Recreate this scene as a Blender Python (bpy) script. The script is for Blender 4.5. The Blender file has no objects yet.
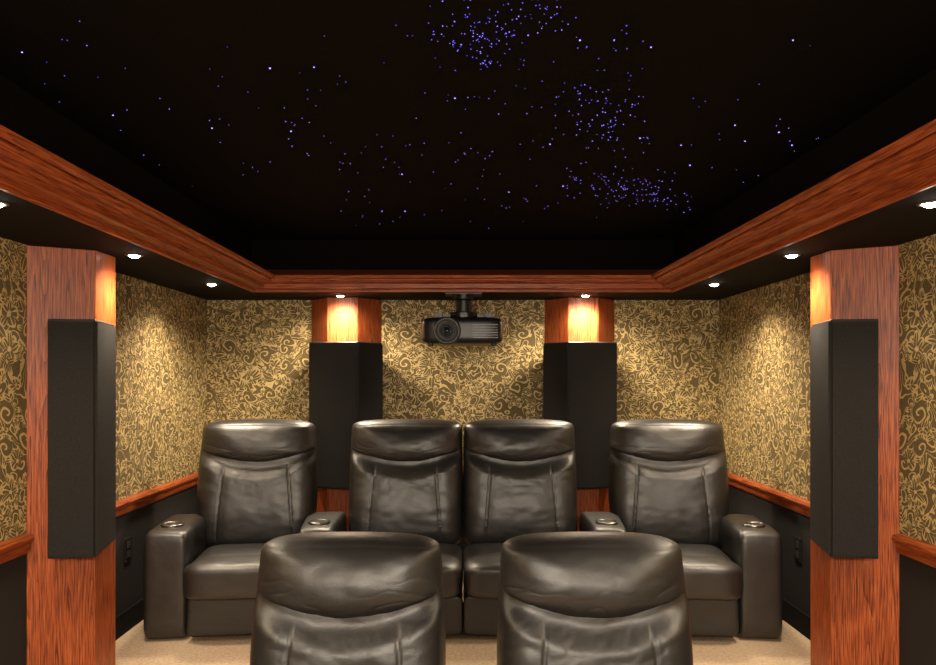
import bpy, bmesh, math, random
from mathutils import Vector, noise
random.seed(7)
S = bpy.context.scene
COL = S.collection
F = 760.0; EYE = 1.8; CX = 463.0; HY = 378.0
HW = 2.0; BW = 5.94; FW = -1.2; SOF = 2.41; CEI = 2.77; RIS = 0.30; RY = 3.38
SX = 1.48; SYB = 5.33; SYF = -0.6

# ------------------------------------------------------------ materials
def new_mat(name):
    m = bpy.data.materials.new(name); m.use_nodes = True
    nt = m.node_tree; b = nt.nodes['Principled BSDF']
    return m, nt, b
def N(nt, t, **k):
    n = nt.nodes.new(t)
    for a, v in k.items(): setattr(n, a, v)
    return n
def M(nt, op, a, b=None, c=None, clamp=False):
    n = nt.nodes.new('ShaderNodeMath'); n.operation = op; n.use_clamp = clamp
    for i, v in enumerate((a, b, c)):
        if v is None: continue
        if isinstance(v, (int, float)): n.inputs[i].default_value = v
        else: nt.links.new(v, n.inputs[i])
    return n.outputs[0]
def ramp(nt, fac, stops):
    r = nt.nodes.new('ShaderNodeValToRGB')
    e = r.color_ramp.elements
    while len(e) < len(stops): e.new(0.5)
    for i, (p, c) in enumerate(stops):
        e[i].position = p; e[i].color = (*c, 1)
    nt.links.new(fac, r.inputs[0]); return r.outputs[0]
def mixc(nt, fac, a, b):
    m = nt.nodes.new('ShaderNodeMix'); m.data_type = 'RGBA'
    for i, v in ((0, fac), (6, a), (7, b)):
        if isinstance(v, (int, float)): m.inputs[i].default_value = v
        elif isinstance(v, tuple): m.inputs[i].default_value = (*v, 1)
        else: nt.links.new(v, m.inputs[i])
    return m.outputs[2]
def bump(nt, b, h, st, dist):
    n = nt.nodes.new('ShaderNodeBump'); n.inputs['Strength'].default_value = st
    n.inputs['Distance'].default_value = dist
    nt.links.new(h, n.inputs['Height']); nt.links.new(n.outputs[0], b.inputs['Normal'])
def plain(name, col, rough=0.6, metal=0.0, nscale=60, var=0.25, bst=0.15, spec=0.5):
    m, nt, b = new_mat(name)
    g = N(nt, 'ShaderNodeNewGeometry'); t = N(nt, 'ShaderNodeTexNoise')
    t.inputs['Scale'].default_value = nscale; t.inputs['Detail'].default_value = 4
    nt.links.new(g.outputs['Position'], t.inputs['Vector'])
    c = ramp(nt, t.outputs[0], [(0.3, tuple(x*(1-var) for x in col)), (0.7, tuple(min(1, x*(1+var)) for x in col))])
    nt.links.new(c, b.inputs['Base Color'])
    b.inputs['Roughness'].default_value = rough; b.inputs['Metallic'].default_value = metal
    b.inputs['Specular IOR Level'].default_value = spec
    if bst: bump(nt, b, t.outputs[0], bst, 0.002)
    return m
def wood(name, axis):
    m, nt, b = new_mat(name)
    g = N(nt, 'ShaderNodeNewGeometry'); mp = N(nt, 'ShaderNodeMapping')
    sc = [11.0, 11.0, 11.0]; sc[axis] = 0.35
    mp.inputs['Scale'].default_value = sc
    nt.links.new(g.outputs['Position'], mp.inputs[0])
    n1 = N(nt, 'ShaderNodeTexNoise'); n1.inputs['Scale'].default_value = 1.0; n1.inputs['Detail'].default_value = 1.0
    n1.inputs['Roughness'].default_value = 0.5
    nt.links.new(mp.outputs[0], n1.inputs['Vector'])
    bands = M(nt, 'POWER', M(nt, 'FRACT', M(nt, 'MULTIPLY', n1.outputs[0], 26.0)), 0.7)
    mp2 = N(nt, 'ShaderNodeMapping'); sc2 = [240.0]*3; sc2[axis] = 9.0
    mp2.inputs['Scale'].default_value = sc2
    nt.links.new(g.outputs['Position'], mp2.inputs[0])
    n2 = N(nt, 'ShaderNodeTexNoise'); n2.inputs['Scale'].default_value = 1.0; n2.inputs['Detail'].default_value = 3
    nt.links.new(mp2.outputs[0], n2.inputs['Vector'])
    f = M(nt, 'ADD', M(nt, 'MULTIPLY', bands, 0.26), M(nt, 'MULTIPLY', n2.outputs[0], 1.05))
    c = ramp(nt, f, [(0.40, (0.045, 0.007, 0.002)), (0.54, (0.185, 0.033, 0.008)), (0.74, (0.36, 0.078, 0.020)), (0.98, (0.50, 0.145, 0.040))])
    nt.links.new(c, b.inputs['Base Color'])
    b.inputs['Roughness'].default_value = 0.42; b.inputs['Specular IOR Level'].default_value = 0.35
    bump(nt, b, f, 0.12, 0.002)
    return m
def wallpaper(name, horiz):
    m, nt, b = new_mat(name)
    g = N(nt, 'ShaderNodeNewGeometry'); sp = N(nt, 'ShaderNodeSeparateXYZ')
    nt.links.new(g.outputs['Position'], sp.inputs[0])
    cb = N(nt, 'ShaderNodeCombineXYZ')
    nt.links.new(sp.outputs[horiz], cb.inputs[0]); nt.links.new(sp.outputs[2], cb.inputs[1])
    nz = N(nt, 'ShaderNodeTexNoise'); nz.inputs['Scale'].default_value = 10; nz.inputs['Detail'].default_value = 0
    nt.links.new(cb.outputs[0], nz.inputs['Vector'])
    va = N(nt, 'ShaderNodeVectorMath', operation='MULTIPLY_ADD')
    nt.links.new(nz.outputs['Color'], va.inputs[0]); va.inputs[1].default_value = (0.07, 0.07, 0); nt.links.new(cb.outputs[0], va.inputs[2])
    def cells(scale, off):
        o = N(nt, 'ShaderNodeVectorMath', operation='ADD'); nt.links.new(va.outputs[0], o.inputs[0]); o.inputs[1].default_value = (off, off*0.7, 0)
        v = N(nt, 'ShaderNodeTexVoronoi'); v.voronoi_dimensions = '2D'; v.inputs['Scale'].default_value = scale
        v.inputs['Randomness'].default_value = 0.8
        nt.links.new(o.outputs[0], v.inputs['Vector'])
        d = N(nt, 'ShaderNodeVectorMath', operation='SUBTRACT'); nt.links.new(o.outputs[0], d.inputs[0]); nt.links.new(v.outputs['Position'], d.inputs[1])
        s = N(nt, 'ShaderNodeSeparateXYZ'); nt.links.new(d.outputs[0], s.inputs[0])
        cs = N(nt, 'ShaderNodeSeparateXYZ'); nt.links.new(v.outputs['Color'], cs.inputs[0])
        ang = M(nt, 'ARCTAN2', s.outputs[1], s.outputs[0])
        ln = N(nt, 'ShaderNodeVectorMath', operation='LENGTH'); nt.links.new(d.outputs[0], ln.inputs[0])
        return ang, ln.outputs['Value'], cs
    def motif(scale, rmax, off, npet, ow, base, amp, thr, k):
        ang, r, cs = cells(scale, off)
        pet = M(nt, 'ABSOLUTE', M(nt, 'COSINE', M(nt, 'ADD', M(nt, 'MULTIPLY', ang, npet/2.0), M(nt, 'MULTIPLY', cs.outputs[0], 6.0))))
        pr = M(nt, 'MULTIPLY', M(nt, 'ADD', M(nt, 'MULTIPLY', pet, amp), base), rmax)
        inside = M(nt, 'LESS_THAN', r, pr)
        q = M(nt, 'DIVIDE', r, pr)
        line = M(nt, 'LESS_THAN', M(nt, 'ABSOLUTE', M(nt, 'SUBTRACT', q, 1.0-ow)), ow)
        core = M(nt, 'LESS_THAN', r, rmax*0.17)
        vein = M(nt, 'MULTIPLY', M(nt, 'GREATER_THAN', pet, 0.985), inside)
        flower = M(nt, 'MAXIMUM', M(nt, 'MAXIMUM', line, core), vein)
        sgn = M(nt, 'SIGN', M(nt, 'SUBTRACT', cs.outputs[1], 0.5))
        a1 = M(nt, 'MULTIPLY', M(nt, 'DIVIDE', ang, 2*math.pi), sgn)
        sv = M(nt, 'FRACT', M(nt, 'ADD', M(nt, 'ADD', a1, M(nt, 'MULTIPLY', r, k)), cs.outputs[0]))
        rin = M(nt, 'LESS_THAN', r, rmax*0.72)
        spi = M(nt, 'MULTIPLY', M(nt, 'LESS_THAN', M(nt, 'ABSOLUTE', M(nt, 'SUBTRACT', sv, 0.5)), 0.13), rin)
        sel = M(nt, 'GREATER_THAN', cs.outputs[0], thr); ns = M(nt, 'SUBTRACT', 1.0, sel)
        area = M(nt, 'ADD', M(nt, 'MULTIPLY', inside, sel), M(nt, 'MULTIPLY', rin, ns), clamp=True)
        pic = M(nt, 'ADD', M(nt, 'MULTIPLY', flower, sel), M(nt, 'MULTIPLY', spi, ns), clamp=True)
        return area, pic
    in1, g1 = motif(6.6, 0.072, 0.0, 5, 0.085, 0.36, 0.62, 0.35, 24.0)
    in2, g2 = motif(11.0, 0.040, 0.31, 3, 0.15, 0.14, 0.90, 0.0, 40.0)
    def vine(sc, k, wd, off):
        o = N(nt, 'ShaderNodeVectorMath', operation='ADD'); nt.links.new(cb.outputs[0], o.inputs[0]); o.inputs[1].default_value = (off, off, off)
        n3 = N(nt, 'ShaderNodeTexNoise'); n3.inputs['Scale'].default_value = sc; n3.inputs['Detail'].default_value = 0.0
        n3.inputs['Distortion'].default_value = 1.4
        nt.links.new(o.outputs[0], n3.inputs['Vector'])
        return M(nt, 'LESS_THAN', M(nt, 'ABSOLUTE', M(nt, 'SUBTRACT', M(nt, 'FRACT', M(nt, 'MULTIPLY', n3.outputs[0], k)), 0.5)), wd)
    vn = vine(7.0, 7.0, 0.095, 0)
    out1 = M(nt, 'SUBTRACT', 1.0, in1); out2 = M(nt, 'SUBTRACT', 1.0, in2)
    bg = M(nt, 'ADD', M(nt, 'MULTIPLY', vn, out2), M(nt, 'MULTIPLY', g2, in2), clamp=True)
    mask = M(nt, 'ADD', M(nt, 'MULTIPLY', bg, out1), M(nt, 'MULTIPLY', g1, in1), clamp=True)
    fine = N(nt, 'ShaderNodeTexNoise'); fine.inputs['Scale'].default_value = 130; nt.links.new(cb.outputs[0], fine.inputs['Vector'])
    gold = ramp(nt, fine.outputs[0], [(0.3, (0.50, 0.365, 0.150)), (0.7, (0.66, 0.50, 0.225))])
    dark = ramp(nt, fine.outputs[0], [(0.3, (0.105, 0.075, 0.028)), (0.7, (0.16, 0.115, 0.044))])
    paper = mixc(nt, mask, dark, gold)
    up = M(nt, 'GREATER_THAN', sp.outputs[2], 1.04)
    c = mixc(nt, up, (0.007, 0.0067, 0.0067), paper)
    nt.links.new(c, b.inputs['Base Color'])
    rg = M(nt, 'SUBTRACT', 0.85, M(nt, 'MULTIPLY', M(nt, 'MULTIPLY', mask, up), 0.35))
    nt.links.new(rg, b.inputs['Roughness'])
    bump(nt, b, mask, 0.15, 0.001)
    return m
def leather(name, col, r0=0.375):
    m, nt, b = new_mat(name)
    tc = N(nt, 'ShaderNodeNewGeometry')
    v = N(nt, 'ShaderNodeTexVoronoi'); v.inputs['Scale'].default_value = 240
    nt.links.new(tc.outputs['Position'], v.inputs['Vector'])
    n = N(nt, 'ShaderNodeTexNoise'); n.inputs['Scale'].default_value = 18; n.inputs['Detail'].default_value = 7; n.inputs['Distortion'].default_value = 0.5
    nt.links.new(tc.outputs['Position'], n.inputs['Vector'])
    n2 = N(nt, 'ShaderNodeTexNoise'); n2.inputs['Scale'].default_value = 5; nt.links.new(tc.outputs['Position'], n2.inputs['Vector'])
    nt.links.new(ramp(nt, n2.outputs[0], [(0.3, tuple(x*0.9 for x in col)), (0.7, tuple(x*1.1 for x in col))]), b.inputs['Base Color'])
    nt.links.new(M(nt, 'ADD', M(nt, 'MULTIPLY', n.outputs[0], 0.10), r0), b.inputs['Roughness'])
    b.inputs['Specular IOR Level'].default_value = 0.9
    h = M(nt, 'ADD', M(nt, 'MULTIPLY', v.outputs['Distance'], 0.16), M(nt, 'MULTIPLY', n.outputs[0], 1.0))
    bump(nt, b, h, 0.30, 0.0042)
    return m
def emit(name, col, st):
    m, nt, b = new_mat(name)
    b.inputs['Base Color'].default_value = (*[x*0.2 for x in col], 1)
    b.inputs['Emission Color'].default_value = (*col, 1); b.inputs['Emission Strength'].default_value = st
    return m

MW = [wood('red_oak_x', 0), wood('red_oak_y', 1), wood('red_oak_z', 2)]
MPX = wallpaper('gold_floral_wallpaper_x', 0); MPY = wallpaper('gold_floral_wallpaper_y', 1)
MBLACK = plain('black_soffit_paint', (0.0040, 0.0038, 0.0038), 0.85, spec=0.2)
MCEIL = plain('star_ceiling_fabric', (0.0050, 0.0037, 0.0030), 0.95, spec=0.06)
MLEA = leather('dark_leather', (0.0130, 0.0116, 0.0107))
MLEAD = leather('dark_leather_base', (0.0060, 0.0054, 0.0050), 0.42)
MGRILL = plain('speaker_fabric', (0.0190, 0.0178, 0.0172), 0.95, nscale=400, var=0.6, bst=0.6, spec=0.25)
MCAB = plain('speaker_cabinet_black', (0.004, 0.004, 0.004), 0.5)
MCARP = plain('tan_carpet', (0.50, 0.37, 0.25), 0.97, nscale=60, var=0.2, bst=0.6)
MSTEEL = plain('dark_steel', (0.25, 0.24, 0.22), 0.3, metal=1.0, nscale=120, var=0.1)
MPROJ = plain('projector_plastic', (0.009, 0.009, 0.010), 0.36)
MPROJG = plain('projector_grey_plastic', (0.045, 0.045, 0.047), 0.3)
MDARK = plain('dark_recess', (0.003, 0.003, 0.003), 0.7)
MGLASS = plain('lens_glass', (0.01, 0.012, 0.02), 0.05, bst=0)
MRING = plain('downlight_trim', (0.10, 0.09, 0.08), 0.6)
MBULB = emit('downlight_lamp', (1.0, 0.93, 0.80), 40)
MOUT = plain('outlet_black_plastic', (0.022, 0.02, 0.02), 0.35)
MSTAR = [emit('star_blue', (0.16, 0.13, 1.0), 1.4), emit('star_violet', (0.26, 0.20, 1.0), 2.2), emit('star_bright', (0.32, 0.26, 1.0), 3.0)]

# ------------------------------------------------------------ mesh helpers
def obj(name, me, mats, parent=None, loc=None, smooth=False):
    o = bpy.data.objects.new(name, me); COL.objects.link(o)
    if not isinstance(mats, (list, tuple)): mats = [mats]
    if len(me.materials) == 0:
        for m in mats: me.materials.append(m)
    if smooth:
        for p in me.polygons: p.use_smooth = True
    if parent: o.parent = parent
    if loc: o.location = loc
    return o
def mesh(verts, faces):
    me = bpy.data.meshes.new('m'); me.from_pydata([tuple(v) for v in verts], [], faces)
    bm = bmesh.new(); bm.from_mesh(me); bmesh.ops.recalc_face_normals(bm, faces=bm.faces); bm.to_mesh(me); bm.free()
    me.update(); return me
def box_data(x0, x1, y0, y1, z0, z1):
    v = [(x, y, z) for x in (x0, x1) for y in (y0, y1) for z in (z0, z1)]
    f = [(0,1,3,2), (4,6,7,5), (0,4,5,1), (2,3,7,6), (0,2,6,4), (1,5,7,3)]
    return v, f
def join_data(parts):
    V, Fc = [], []
    for v, f in parts:
        n = len(V); V += list(v); Fc += [tuple(i+n for i in q) for q in f]
    return V, Fc
def bevel_mesh(me, r, seg=3):
    bm = bmesh.new(); bm.from_mesh(me)
    bmesh.ops.bevel(bm, geom=list(bm.edges), offset=r, segments=seg, profile=0.5, affect='EDGES')
    bm.to_mesh(me); bm.free(); me.update(); return me
def box(x0, x1, y0, y1, z0, z1, r=0, seg=3):
    me = mesh(*box_data(x0, x1, y0, y1, z0, z1))
    if r: bevel_mesh(me, r, seg)
    return me
def prism_data(pts, z0, z1):
    n = len(pts)
    v = [(x, y, z0) for x, y in pts] + [(x, y, z1) for x, y in pts]
    f = [tuple(range(n)), tuple(range(n, 2*n))] + [(i, (i+1) % n, n+(i+1) % n, n+i) for i in range(n)]
    return v, f
def lathe_data(prof, c=(0,0,0), axis='z', seg=32):
    V = []; Fc = []
    for r, h in prof:
        for k in range(seg):
            a = 2*math.pi*k/seg; p = (r*math.cos(a), r*math.sin(a), h)
            if axis == 'y': p = (p[0], p[2], p[1])
            V.append((p[0]+c[0], p[1]+c[1], p[2]+c[2]))
    m = len(prof)
    for i in range(m-1):
        for k in range(seg):
            Fc.append((i*seg+k, i*seg+(k+1) % seg, (i+1)*seg+(k+1) % seg, (i+1)*seg+k))
    Fc.append(tuple(range(seg))); Fc.append(tuple((m-1)*seg+k for k in range(seg)))
    return V, Fc
def superbox(x0, x1, y0, y1, z0, z1, n=6, res=20, wr=0.0, seed=0, puff=None):
    bm = bmesh.new(); bmesh.ops.create_cube(bm, size=2.0)
    bmesh.ops.subdivide_edges(bm, edges=bm.edges[:], cuts=res, use_grid_fill=True)
    c = Vector(((x0+x1)/2, (y0+y1)/2, (z0+z1)/2)); h = Vector(((x1-x0)/2, (y1-y0)/2, (z1-z0)/2))
    for v in bm.verts:
        p = v.co.copy()
        p = Vector([math.sin(q*math.pi/2) if abs(q) < 1 else q for q in p])
        nn = sum(abs(q)**n for q in p)**(1/n)
        r = max(abs(q) for q in p)
        q = p*(r/nn)
        w = Vector((q.x*h.x, q.y*h.y, q.z*h.z)) + c
        if puff: w = puff(w, q)
        if wr:
            nr = q.normalized()
            d = noise.noise(Vector((w.x*7+seed, w.y*9, w.z*9))) + 0.5*noise.noise(Vector((w.x*17+seed, w.y*21, w.z*21)))
            w += Vector((nr.x*0.4, nr.y, nr.z))*d*wr
        v.co = w
    me = bpy.data.meshes.new('m'); bm.to_mesh(me); bm.free()
    for p in me.polygons: p.use_smooth = True
    return me
def pillow(W, zb, zt, yc, D, B, n=5, k=5, e=0.5, nu=110, nv=110, wr=0.004, seed=0, disp=None, ax=0, nlow=None):
    V = []; Fc = []; idx = {}
    def co(i, j, side):
        a = -1+2*i/nu; b = -1+2*j/nv
        s = 0.4*a+0.6*math.sin(a*math.pi/2); t = 0.4*b+0.6*math.sin(b*math.pi/2)
        r = max(abs(s), abs(t))
        N_ = nlow if (nlow and t < 0) else n
        nn = (abs(s)**N_+abs(t)**N_)**(1/N_) if r > 1e-9 else 1
        s2, t2 = s*r/nn, t*r/nn
        z = zb(s2)+(zt(s2)-zb(s2))*(t2+1)/2
        x = W(z)*s2
        prof = max(0, 1-r**k)**e
        y = yc(z)
        if side == 0:
            y -= D*prof
            if disp: y += disp(x, z, s2)*min(1, prof*1.5)
            y += wr*prof*(noise.noise(Vector((x*6+seed, z*9, seed)))+0.4*noise.noise(Vector((x*14+seed, z*26, seed*2))))
        else: y += B*prof
        return (x+ax, y, z)
    for side in (0, 1):
        for i in range(nu+1):
            for j in range(nv+1):
                if side == 1 and (i in (0, nu) or j in (0, nv)):
                    idx[(side, i, j)] = idx[(0, i, j)]; continue
                idx[(side, i, j)] = len(V); V.append(co(i, j, side))
        for i in range(nu):
            for j in range(nv):
                q = (idx[(side, i, j)], idx[(side, i+1, j)], idx[(side, i+1, j+1)], idx[(side, i, j+1)])
                Fc.append(q if side == 0 else q[::-1])
    me = mesh(V, Fc)
    for p in me.polygons: p.use_smooth = True
    return me
def empty(name, loc, label, cat, group=None):
    e = bpy.data.objects.new(name, None); e.empty_display_size = 0.1; e.location = loc; COL.objects.link(e)
    e['label'] = label; e['category'] = cat
    if group: e['group'] = group
    return e
def struct(o, label=None):
    o['kind'] = 'structure'
    if label: o['label'] = label
    return o

# ------------------------------------------------------------ room
T = 0.12
struct(obj('wall_back', box(-HW-T, HW+T, BW, BW+T, 0, SOF+0.5), MPX))
struct(obj('wall_left', box(-HW-T, -HW, FW, BW, 0, SOF+0.5), MPY))
struct(obj('wall_right', box(HW, HW+T, FW, BW, 0, SOF+0.5), MPY))
struct(obj('wall_front', box(-HW-T, HW+T, FW-T, FW, 0, SOF+0.5), MBLACK))
struct(obj('floor', mesh(*join_data([box_data(-HW, HW, FW, RY, -0.1, 0.0)])), MCARP))
struct(obj('floor.001', mesh(*box_data(-HW, HW, RY, BW, -0.1, RIS)), MCARP), 'carpeted riser platform')
V = []; Fc = []; MI = []
def ringf(x0, y0, y1, z): return [(-x0, y0, z), (x0, y0, z), (x0, y1, z), (-x0, y1, z)]
rings = [ringf(HW, FW, BW, SOF), ringf(SX, SYF, SYB, SOF), ringf(SX, SYF, SYB, CEI)]
for r in rings: V += r
for a in range(2):
    for k in range(4):
        Fc.append((a*4+k, a*4+(k+1) % 4, a*4+4+(k+1) % 4, a*4+4+k)); MI.append(a)
Fc.append((8, 9, 10, 11)); MI.append(1)
n0 = len(V); V += ringf(HW, FW, BW, CEI+0.12)
for k in range(4):
    Fc.append((k, (k+1) % 4, n0+(k+1) % 4, n0+k)); MI.append(0)
Fc.append((n0, n0+1, n0+2, n0+3)); MI.append(0)
me = bpy.data.meshes.new('ceiling'); me.from_pydata(V, [], Fc)
co = obj('ceiling', me, [MBLACK, MCEIL])
for p, m in zip(me.polygons, MI): p.material_index = m
struct(co)
# crown
prof = [(0, 2.409), (0.0, 2.402), (0.022, 2.398), (0.030, 2.402), (0.032, 2.420), (0.040, 2.422), (0.096, 2.432), (0.098, 2.414), (0.114, 2.418), (0.116, 2.446), (0.130, 2.452),
        (0.150, 2.448), (0.168, 2.453), (0.178, 2.466), (0.180, 2.486), (0.192, 2.488), (0.194, 2.470), (0.212, 2.476), (0.217, 2.492), (0.205, 2.498), (0, 2.56)]
def corner(o, k):
    x0, y0, y1 = SX-o, SYF+o, SYB-o
    return [(-x0, y0), (x0, y0), (x0, y1), (-x0, y1)][k]
for num, (a, b_, ax) in enumerate([(2, 3, 0), (3, 0, 1), (1, 2, 1), (0, 1, 0)]):
    V = []; n = len(prof)
    for k in (a, b_):
        for o, z in prof:
            x, y = corner(o, k); V.append((x, y, z))
    Fc = [(i, (i+1) % n, n+(i+1) % n, n+i) for i in range(n)] + [tuple(range(n)), tuple(range(n, 2*n))]
    struct(obj('trim_%d' % (num+1), mesh(V, Fc), MW[ax]), 'red oak crown moulding around the ceiling tray')
rp = [(0, 1.0), (0.012, 1.0), (0.02, 1.012), (0.02, 1.045), (0.035, 1.055), (0.04, 1.07), (0.032, 1.085), (0, 1.09)]
def rail(name, p0, p1, nx, ny, mat):
    n = len(rp); V = []
    for px, py in (p0, p1):
        for o, z in rp: V.append((px+nx*o, py+ny*o, z))
    Fc = [(i, (i+1) % n, n+(i+1) % n, n+i) for i in range(n)] + [tuple(range(n)), tuple(range(n, 2*n))]
    return struct(obj(name, mesh(V, Fc), mat), 'red oak chair rail')
nt_ = 5
for sgn in (-1, 1):
    rail('trim_%d' % nt_, (sgn*HW, FW), (sgn*HW, 3.475), -sgn, 0, MW[1]); nt_ += 1
    rail('trim_%d' % nt_, (sgn*HW, 4.02), (sgn*HW, BW), -sgn, 0, MW[1]); nt_ += 1
for x0, x1 in ((-HW, -1.19), (-0.63, 0.63), (1.19, HW)):
    rail('trim_%d' % nt_, (x0, BW), (x1, BW), 0, -1, MW[0]); nt_ += 1
struct(obj('baseboard_left', box(-HW, -HW+0.018, 4.03, BW, RIS, RIS+0.13, 0.004), MBLACK))
struct(obj('baseboard_right', box(HW-0.018, HW, 4.03, BW, RIS, RIS+0.13, 0.004), MBLACK))

# ------------------------------------------------------------ columns + speakers
def column(pts, cx, cy, label, z0):
    e = empty('wooden_column', (cx, cy, z0), label, 'column', 'red oak columns along the walls')
    pp = [(x-cx, y-cy) for x, y in pts]
    me = mesh(*prism_data(pp, 0, SOF-z0-0.001)); bevel_mesh(me, 0.003, 1)
    obj('column_body', me, MW[2], e)
    return e
def speaker(body, faces, zc, cx, cy, label):
    z0, z1 = EYE-0.81, EYE+0.265
    e = empty('wall_speaker', (cx, cy, z0), label, 'speaker', 'black wall speakers on the columns')
    me = mesh(*prism_data([(x-cx, y-cy) for x, y in body], 0, z1-z0)); bevel_mesh(me, 0.003, 1)
    obj('cabinet', me, MCAB, e)
    parts = []
    for (ax, ay), (bx, by) in faces:
        dx, dy = bx-ax, by-ay; L = math.hypot(dx, dy); dx /= L; dy /= L
        nx, ny = dy, -dx
        mx, my = (ax+bx)/2, (ay+by)/2
        ccx = sum(p[0] for p in body)/len(body); ccy = sum(p[1] for p in body)/len(body)
        if (mx-ccx)*nx+(my-ccy)*ny < 0: nx, ny = -nx, -ny
        i = 0.004; t = 0.009
        q = [(ax+dx*i, ay+dy*i), (bx-dx*i, by-dy*i), (bx-dx*i*1.3+nx*t, by-dy*i*1.3+ny*t), (ax+dx*i*1.3+nx*t, ay+dy*i*1.3+ny*t)]
        parts.append(prism_data([(x-cx, y-cy) for x, y in q], 0.012, z1-z0-0.012))
    obj('grille', mesh(*join_data(parts)), MGRILL, e)
    return e
for s in (-1, 1):
    column([(s*HW, 3.48), (s*1.75, 3.62), (s*1.75, 3.83), (s*HW, 4.01)], s*1.85, 3.74, 'red oak wall column with angled faces on the side wall', RIS)
    body = [(1.86, 3.40), (1.66, 3.43), (1.735, 3.78), (1.749, 3.79), (1.749, 3.62), (1.86, 3.556)]
    body = [(s*x, y) for x, y in body]
    speaker(body, [(body[0], body[1]), (body[1], body[2])], 0, s*1.75, 3.55, 'tall black fabric speaker on a side wall oak column')
    column([(s*1.185, BW), (s*1.025, 5.74), (s*0.795, 5.74), (s*0.635, BW)], s*0.91, 5.84, 'red oak wall column with angled faces behind the seats', RIS)
    body = [(1.135, 5.60), (0.768, 5.54), (0.61, 5.75), (0.705, 5.851), (0.794, 5.739), (1.026, 5.739), (1.10, 5.83), (1.135, 5.82)]
    body = [(s*x, y) for x, y in body]
    speaker(body, [(body[0], body[1]), (body[1], body[2])], 0, s*0.9, 5.65, 'tall black fabric speaker on an oak column behind the seats')

# ------------------------------------------------------------ downlights
ring_me = mesh(*lathe_data([(0.029, 0.02), (0.029, 0.0), (0.031, -0.003), (0.040, -0.003), (0.043, 0.0), (0.043, 0.002)]))
bulb_me = mesh(*lathe_data([(0.001, -0.014), (0.014, -0.012), (0.023, -0.006), (0.028, 0.002), (0.028, 0.004)]))
for p in ring_me.polygons: p.use_smooth = True
LC = (1.0, 0.81, 0.58)
def downlight(x, y, w, soft=0.09, ang=145, bl=1.0):
    e = empty('recessed_downlight', (x, y, SOF-0.002), 'small round recessed downlight glowing warm in the black soffit', 'light', 'recessed downlights in the soffit')
    obj('trim_ring', ring_me, MRING, e); obj('lamp', bulb_me, MBULB, e)
    l = bpy.data.lights.new('spot', 'SPOT'); l.energy = w; l.color = LC
    l.spot_size = math.radians(ang); l.spot_blend = bl; l.shadow_soft_size = soft
    lo = bpy.data.objects.new('spot_light', l); COL.objects.link(lo); lo.parent = e; lo.location = (0, 0, -0.026)
for s in (-1, 1):
    for y in (0.35, 1.50): downlight(s*1.63, y, 130)
    for y in (2.65, 4.93): downlight(s*1.63, y, 92)
    downlight(s*1.63, 3.77, 98)
    downlight(s*0.905, 5.61, 130, ang=165, bl=0.8)
l = bpy.data.lights.new('added_fill_light', 'AREA'); l.shape = 'RECTANGLE'; l.size = 2.4; l.size_y = 0.5; l.energy = 180; l.color = (1.0, 0.85, 0.67)  # added fill light behind the camera, brightens the chair fronts; no real fixture
lo = bpy.data.objects.new('added_fill_light', l); COL.objects.link(lo); lo.location = (0, -0.8, 2.32); lo.rotation_euler = (math.radians(64), 0, 0)
lo['label'] = 'added soft fill light out of view at the screen end of the room'; lo['category'] = 'light'

# ------------------------------------------------------------ stars
pts = []
def back(u, v):
    y = (CEI-EYE)*F/(HY-v); return ((u-CX)*y/F, y)
def gauss_cluster(n, x0, x1, y0, y1, slope=0.0, sg=0.55):
    for _ in range(n):
        u = x0+(x1-x0)*(0.5+0.5*max(-1, min(1, random.gauss(0, sg))))+random.uniform(-5, 5)
        v = y0+(y1-y0)*(0.5+0.5*max(-1, min(1, random.gauss(0, sg))))+slope*(u-(x0+x1)/2)+random.uniform(-4, 4)
        pts.append((u, v, random.choice((0, 0, 1)), random.uniform(0.38, 0.75)))
gauss_cluster(120, 433, 525, 0, 68, 0.05, 0.6); gauss_cluster(45, 500, 572, -8, 36, -0.1, 0.7)
gauss_cluster(14, 575, 660, 22, 60); gauss_cluster(85, 560, 645, 88, 150, 0.15); gauss_cluster(130, 572, 688, 170, 208, 0.12)
for _ in range(160):
    pts.append((random.uniform(30, 820), random.triangular(5, 240, 130), random.choice((0, 0, 0, 1)), random.uniform(0.35, 0.65)))
for _ in range(55):
    pts.append((random.uniform(330, 560), random.triangular(80, 240, 190), random.choice((0, 0, 1)), random.uniform(0.35, 0.7)))
for u, v in ((212,128),(291,131),(681,145),(792,145),(793,40),(735,125),(22,52),(580,40),(651,47),(509,192),(563,186),(314,67),(382,211),(405,211),(113,115),(550,144),(455,98),(690,165),(740,205),(640,138),(779,132),(745,141),(402,174),(270,68)):
    pts.append((u, v, 2, random.uniform(0.9, 1.25)))
pts.sort(key=lambda p: (p[2] != 2, p[1]))
def star_data(x, y, r, z): return lathe_data([(r*1.0, z+0.001), (r*0.95, z-r*0.35), (r*0.6, z-r*0.75), (r*0.1, z-r*0.9)], (x, y, 0), seg=8)
smesh = []
for k in range(3):
    me = mesh(*star_data(0, 0, 0.0026, 0)); me.materials.append(MSTAR[k]); smesh.append(me)
rest = []
cnt = 0
for u, v, k, sc in pts:
    x, y = back(u, v)
    if abs(x) > SX-0.03 or y > SYB-0.03: continue
    f = sc*(0.55+0.17*y)
    if cnt < 298:
        o = bpy.data.objects.new('star_light', smesh[k]); COL.objects.link(o); o.location = (x, y, CEI-0.0005)
        o.scale = (f, f, f)
        o['label'] = 'bright blue-white fibre optic star in the black ceiling' if k == 2 else 'tiny blue-violet fibre optic star in the black ceiling'
        o['category'] = 'star light'; o['group'] = 'fibre optic stars in the ceiling'; cnt += 1
    else: rest.append(star_data(x, y, 0.0026*f, CEI-0.0005))
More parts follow.
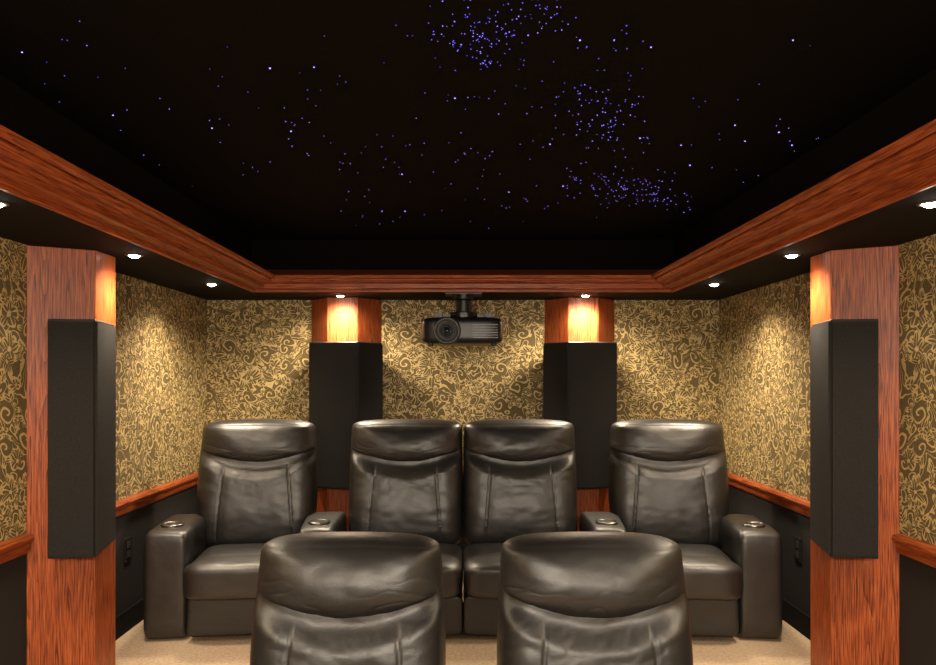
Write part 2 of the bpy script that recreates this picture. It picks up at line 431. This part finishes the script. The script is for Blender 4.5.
if rest:
    o = obj('star_lights', mesh(*join_data(rest)), MSTAR[1]); o['kind'] = 'stuff'
    o['label'] = 'scatter of tiny blue-violet fibre optic stars in the ceiling'; o['category'] = 'star lights'

# ------------------------------------------------------------ recliners
def recliner(x, yfront, z, shw, bhw, bcx, arms, label, seed, rot=0.0, straight=False):
    th = math.radians(rot)
    e = empty('recliner', (x-0.4*math.sin(th), yfront+0.4*math.cos(th), z), label, 'recliner chair', 'dark leather theater recliners')
    e.rotation_euler = (0, 0, th)
    oy = -0.4
    def P(name, me, mat, loc=(0, oy, 0)): return obj(name, me, mat, e, loc)
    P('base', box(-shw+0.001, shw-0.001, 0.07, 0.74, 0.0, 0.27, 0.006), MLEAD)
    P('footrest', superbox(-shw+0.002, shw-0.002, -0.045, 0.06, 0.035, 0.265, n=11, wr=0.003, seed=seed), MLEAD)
    def puff(w, q):
        if w.z > 0.33: w.z += 0.030*max(0, 1-abs(q.x)**4)*max(0, 1-(q.y+0.25)**2)
        if q.z > -0.2: w.z -= 0.005*math.exp(-((q.y+0.55)/0.02)**2)
        if w.y < 0 and not straight: w.x *= 1+0.07*min(1, -w.y/0.04)
        return w
    P('seat', superbox(-shw, shw, -0.15, 0.56, 0.252, 0.452, n=6.5, res=40, wr=0.004, seed=seed+3, puff=puff), MLEA)
    yc = lambda zz: 0.60+0.13*(zz-0.45)
    def sm(a, b, t):
        t = min(1, max(0, (t-a)/(b-a))); return t*t*(3-2*t)
    tap = 0.015 if straight else 0.055
    def W(zz):
        low = 0.94 if not straight else 1.0
        return bhw*(low+(1-low)*sm(0.45, 0.75, zz) - tap*sm(0.80, 1.25, zz))
    def crease(s): return 0.925+0.105*min(1, s*s)
    def wrinkle(xx, zz, sd):
        q = noise.noise(Vector((xx*9+sd, zz*22, sd)))
        return 0.0018*math.exp(-(q/0.10)**2)
    def seams(xx, zz, s):
        d = 0
        zz0 = crease(xx/bhw)+0.004
        for c in (-0.56, 0.56):
            dx = (xx/bhw-c-0.06*math.copysign(1, c)*math.sin(zz*4))*bhw
            on = 1-sm(0.88, 0.96, zz)
            d += 0.008*math.exp(-(dx/0.004)**2)*on
            d += 0.005*math.exp(-(dx/0.04)**2)*on
        d += wrinkle(xx, zz, seed)*math.exp(-((zz-zz0+0.08)/0.08)**2)
        d += 0.044*sm(zz0-0.085, zz0+0.012, zz)
        d -= 0.02*math.exp(-((zz-0.66)/0.17)**2)
        return d
    P('backrest', pillow(W, lambda s: 0.40, lambda s: 1.180-0.015*s*s, yc, 0.145, 0.16, n=10, k=6, wr=0.0045, seed=seed, disp=seams, ax=bcx), MLEA)
    def hd(xx, zz, s):
        d = 0.003*math.exp(-((zz-1.195+0.012*s*s)/0.005)**2)*(1-0.3*s*s)
        zb = crease(s)
        d += wrinkle(xx, zz, seed+5)*math.exp(-((zz-zb-0.05)/0.06)**2)
        d -= 0.024*math.exp(-((zz-zb-0.14)/0.09)**2)*(1-s*s)
        return d
    P('headrest', pillow(lambda zz: 1.0*W(zz), crease, lambda s: 1.226-0.014*s*s, lambda zz: 0.607+0.13*(zz-0.45)+0.06*(zz-1.0), 0.128, 0.13, n=7 if straight else 5.5, nlow=16, k=4.0, wr=0.0045, seed=seed+11, disp=hd, ax=bcx), MLEA)
    for a0, a1, wedge in arms:
        outer = wedge == 0
        def ap(w, q):
            if w.z > 0.3: w.z += (0.010 if outer else 0.005)*(1-q.x*q.x)
            w.x += wedge*max(0, w.y)*(q.x*math.copysign(1, wedge)+1)/2 if wedge else 0
            return w
        a = P('armrest', superbox(a0, a1, 0.0, 0.64, 0.0, 0.620, n=10.5 if outer else 13, res=28, wr=0.003, seed=seed+a0*5, puff=ap), MLEA)
        cxm = (a0+a1)/2+wedge*0.1
        c = obj('cup_holder', mesh(*lathe_data([(0.001, -0.055), (0.052, -0.055), (0.054, 0.0), (0.056, 0.006), (0.061, 0.006), (0.065, 0.0), (0.065, -0.006), (0.056, -0.01), (0.054, -0.058), (0.001, -0.058)])), MSTEEL, a, (cxm, 0.18, 0.635 if outer else 0.632), smooth=True)
        c['label'] = 'dark steel cup holder ring'
        obj('cup_well', mesh(*lathe_data([(0.001, 0.0), (0.054, 0.0), (0.054, 0.002), (0.001, 0.002)])), MDARK, c, (0, 0, -0.001))
    return e
YR = 4.36
recliner(-1.262, YR, RIS, 0.305, 0.385, -0.01, [(-0.562, -0.31, 0), (0.308, 0.507, 0.100)], 'dark leather recliner with two armrests beside the side wall', 1, rot=6.5)
recliner(-0.3735, YR, RIS, 0.3720, 0.3725, 0, [], 'armless dark leather recliner in the middle of the rear row', 22, straight=True)
recliner(0.3735, YR, RIS, 0.3720, 0.3725, 0, [], 'armless dark leather recliner in the middle of the rear row', 37, straight=True)
recliner(1.262, YR, RIS, 0.305, 0.385, 0.01, [(0.31, 0.562, 0), (-0.507, -0.308, -0.100)], 'dark leather recliner with two armrests beside the side wall', 44, rot=-6.5)
YF = 2.10
recliner(-0.412, YF, 0, 0.30, 0.350, 0.0, [(-0.57, -0.305, 0), (0.305, 0.505, 0)], 'dark leather recliner in front of the raised row', 53)
recliner(0.472, YF, 0, 0.30, 0.350, 0.0, [(0.305, 0.57, 0)], 'dark leather recliner in front of the raised row', 68)

# ------------------------------------------------------------ projector
e = empty('projector', (-0.005, 5.42, SOF-0.001), 'dark ceiling-mounted video projector with a large round lens', 'projector')
zc = 2.125-SOF
obj('projector_body', superbox(-0.285, 0.285, -0.21, 0.21, zc-0.09, zc+0.10, n=6.5, res=26), MPROJ, e)
obj('front_vent', mesh(*join_data([box_data(0.07, 0.245, -0.213, -0.19, zc-0.050+i*0.018, zc-0.045+i*0.018) for i in range(6)])), MPROJG, e)
obj('foot', mesh(*join_data([lathe_data([(0.02, zc-0.08), (0.02, zc-0.105), (0.001, zc-0.105)], (sx*0.22, -0.15, 0), seg=16) for sx in (-1, 1)])), MPROJ, e)
ln = obj('lens', mesh(*lathe_data([(0.001, 0.0), (0.092, 0.0), (0.096, -0.03), (0.090, -0.045), (0.076, -0.045), (0.066, -0.03), (0.056, -0.028), (0.052, -0.05), (0.046, -0.05), (0.042, -0.02), (0.001, -0.02)], axis='y')), MPROJG, e, (-0.105, -0.195, zc), smooth=True)
obj('lens_glass', mesh(*lathe_data([(0.001, -0.030), (0.025, -0.027), (0.043, -0.018), (0.043, -0.01)], axis='y')), MGLASS, ln, smooth=True)
obj('ceiling_mount', mesh(*join_data([
    box_data(-0.12, 0.14, -0.09, 0.09, -0.018, 0.0),
    lathe_data([(0.075, -0.018), (0.075, -0.05), (0.055, -0.06), (0.055, zc+0.150), (0.10, zc+0.14), (0.10, zc+0.09), (0.001, zc+0.09)], (0.01, 0, 0)),
    box_data(-0.19, 0.21, -0.03, 0.03, zc+0.095, zc+0.130), box_data(-0.015, 0.035, -0.15, 0.15, zc+0.095, zc+0.125),
    box_data(-0.19, -0.14, -0.14, 0.0, zc+0.08, zc+0.130), box_data(0.16, 0.21, -0.14, 0.0, zc+0.08, zc+0.130)])), MPROJ, e)

# ------------------------------------------------------------ outlets
for s in (-1, 1):
    e = empty('wall_outlet', (s*HW, 4.53, 0.78), 'black electrical outlet plate on the dark lower wall', 'outlet', 'black wall outlets')
    obj('cover_plate', box(-0.008, 0.0, -0.045, 0.045, -0.07, 0.07, 0.002) if s > 0 else box(0.0, 0.008, -0.045, 0.045, -0.07, 0.07, 0.002), MOUT, e)
    for dz in (-0.028, 0.028):
        v = box_data(min(0, -s*0.013), max(0, -s*0.013), -0.019, 0.019, dz-0.019, dz+0.019)
        obj('socket', mesh(*v), MPROJG, e)

# ------------------------------------------------------------ camera / world
cam = bpy.data.cameras.new('camera'); cam.sensor_width = 36; cam.lens = F/936*36
cam.shift_x = (468-CX)/936; cam.shift_y = (HY-332.5)/936
c = bpy.data.objects.new('camera', cam); COL.objects.link(c); c.location = (0, 0, EYE); c.rotation_euler = (math.radians(90), 0, 0)
cam.clip_start = 0.02
S.camera = c
w = bpy.data.worlds.new('world'); S.world = w; w.use_nodes = True
w.node_tree.nodes['Background'].inputs[0].default_value = (0.02, 0.015, 0.01, 1)
S.view_settings.view_transform = 'Standard'
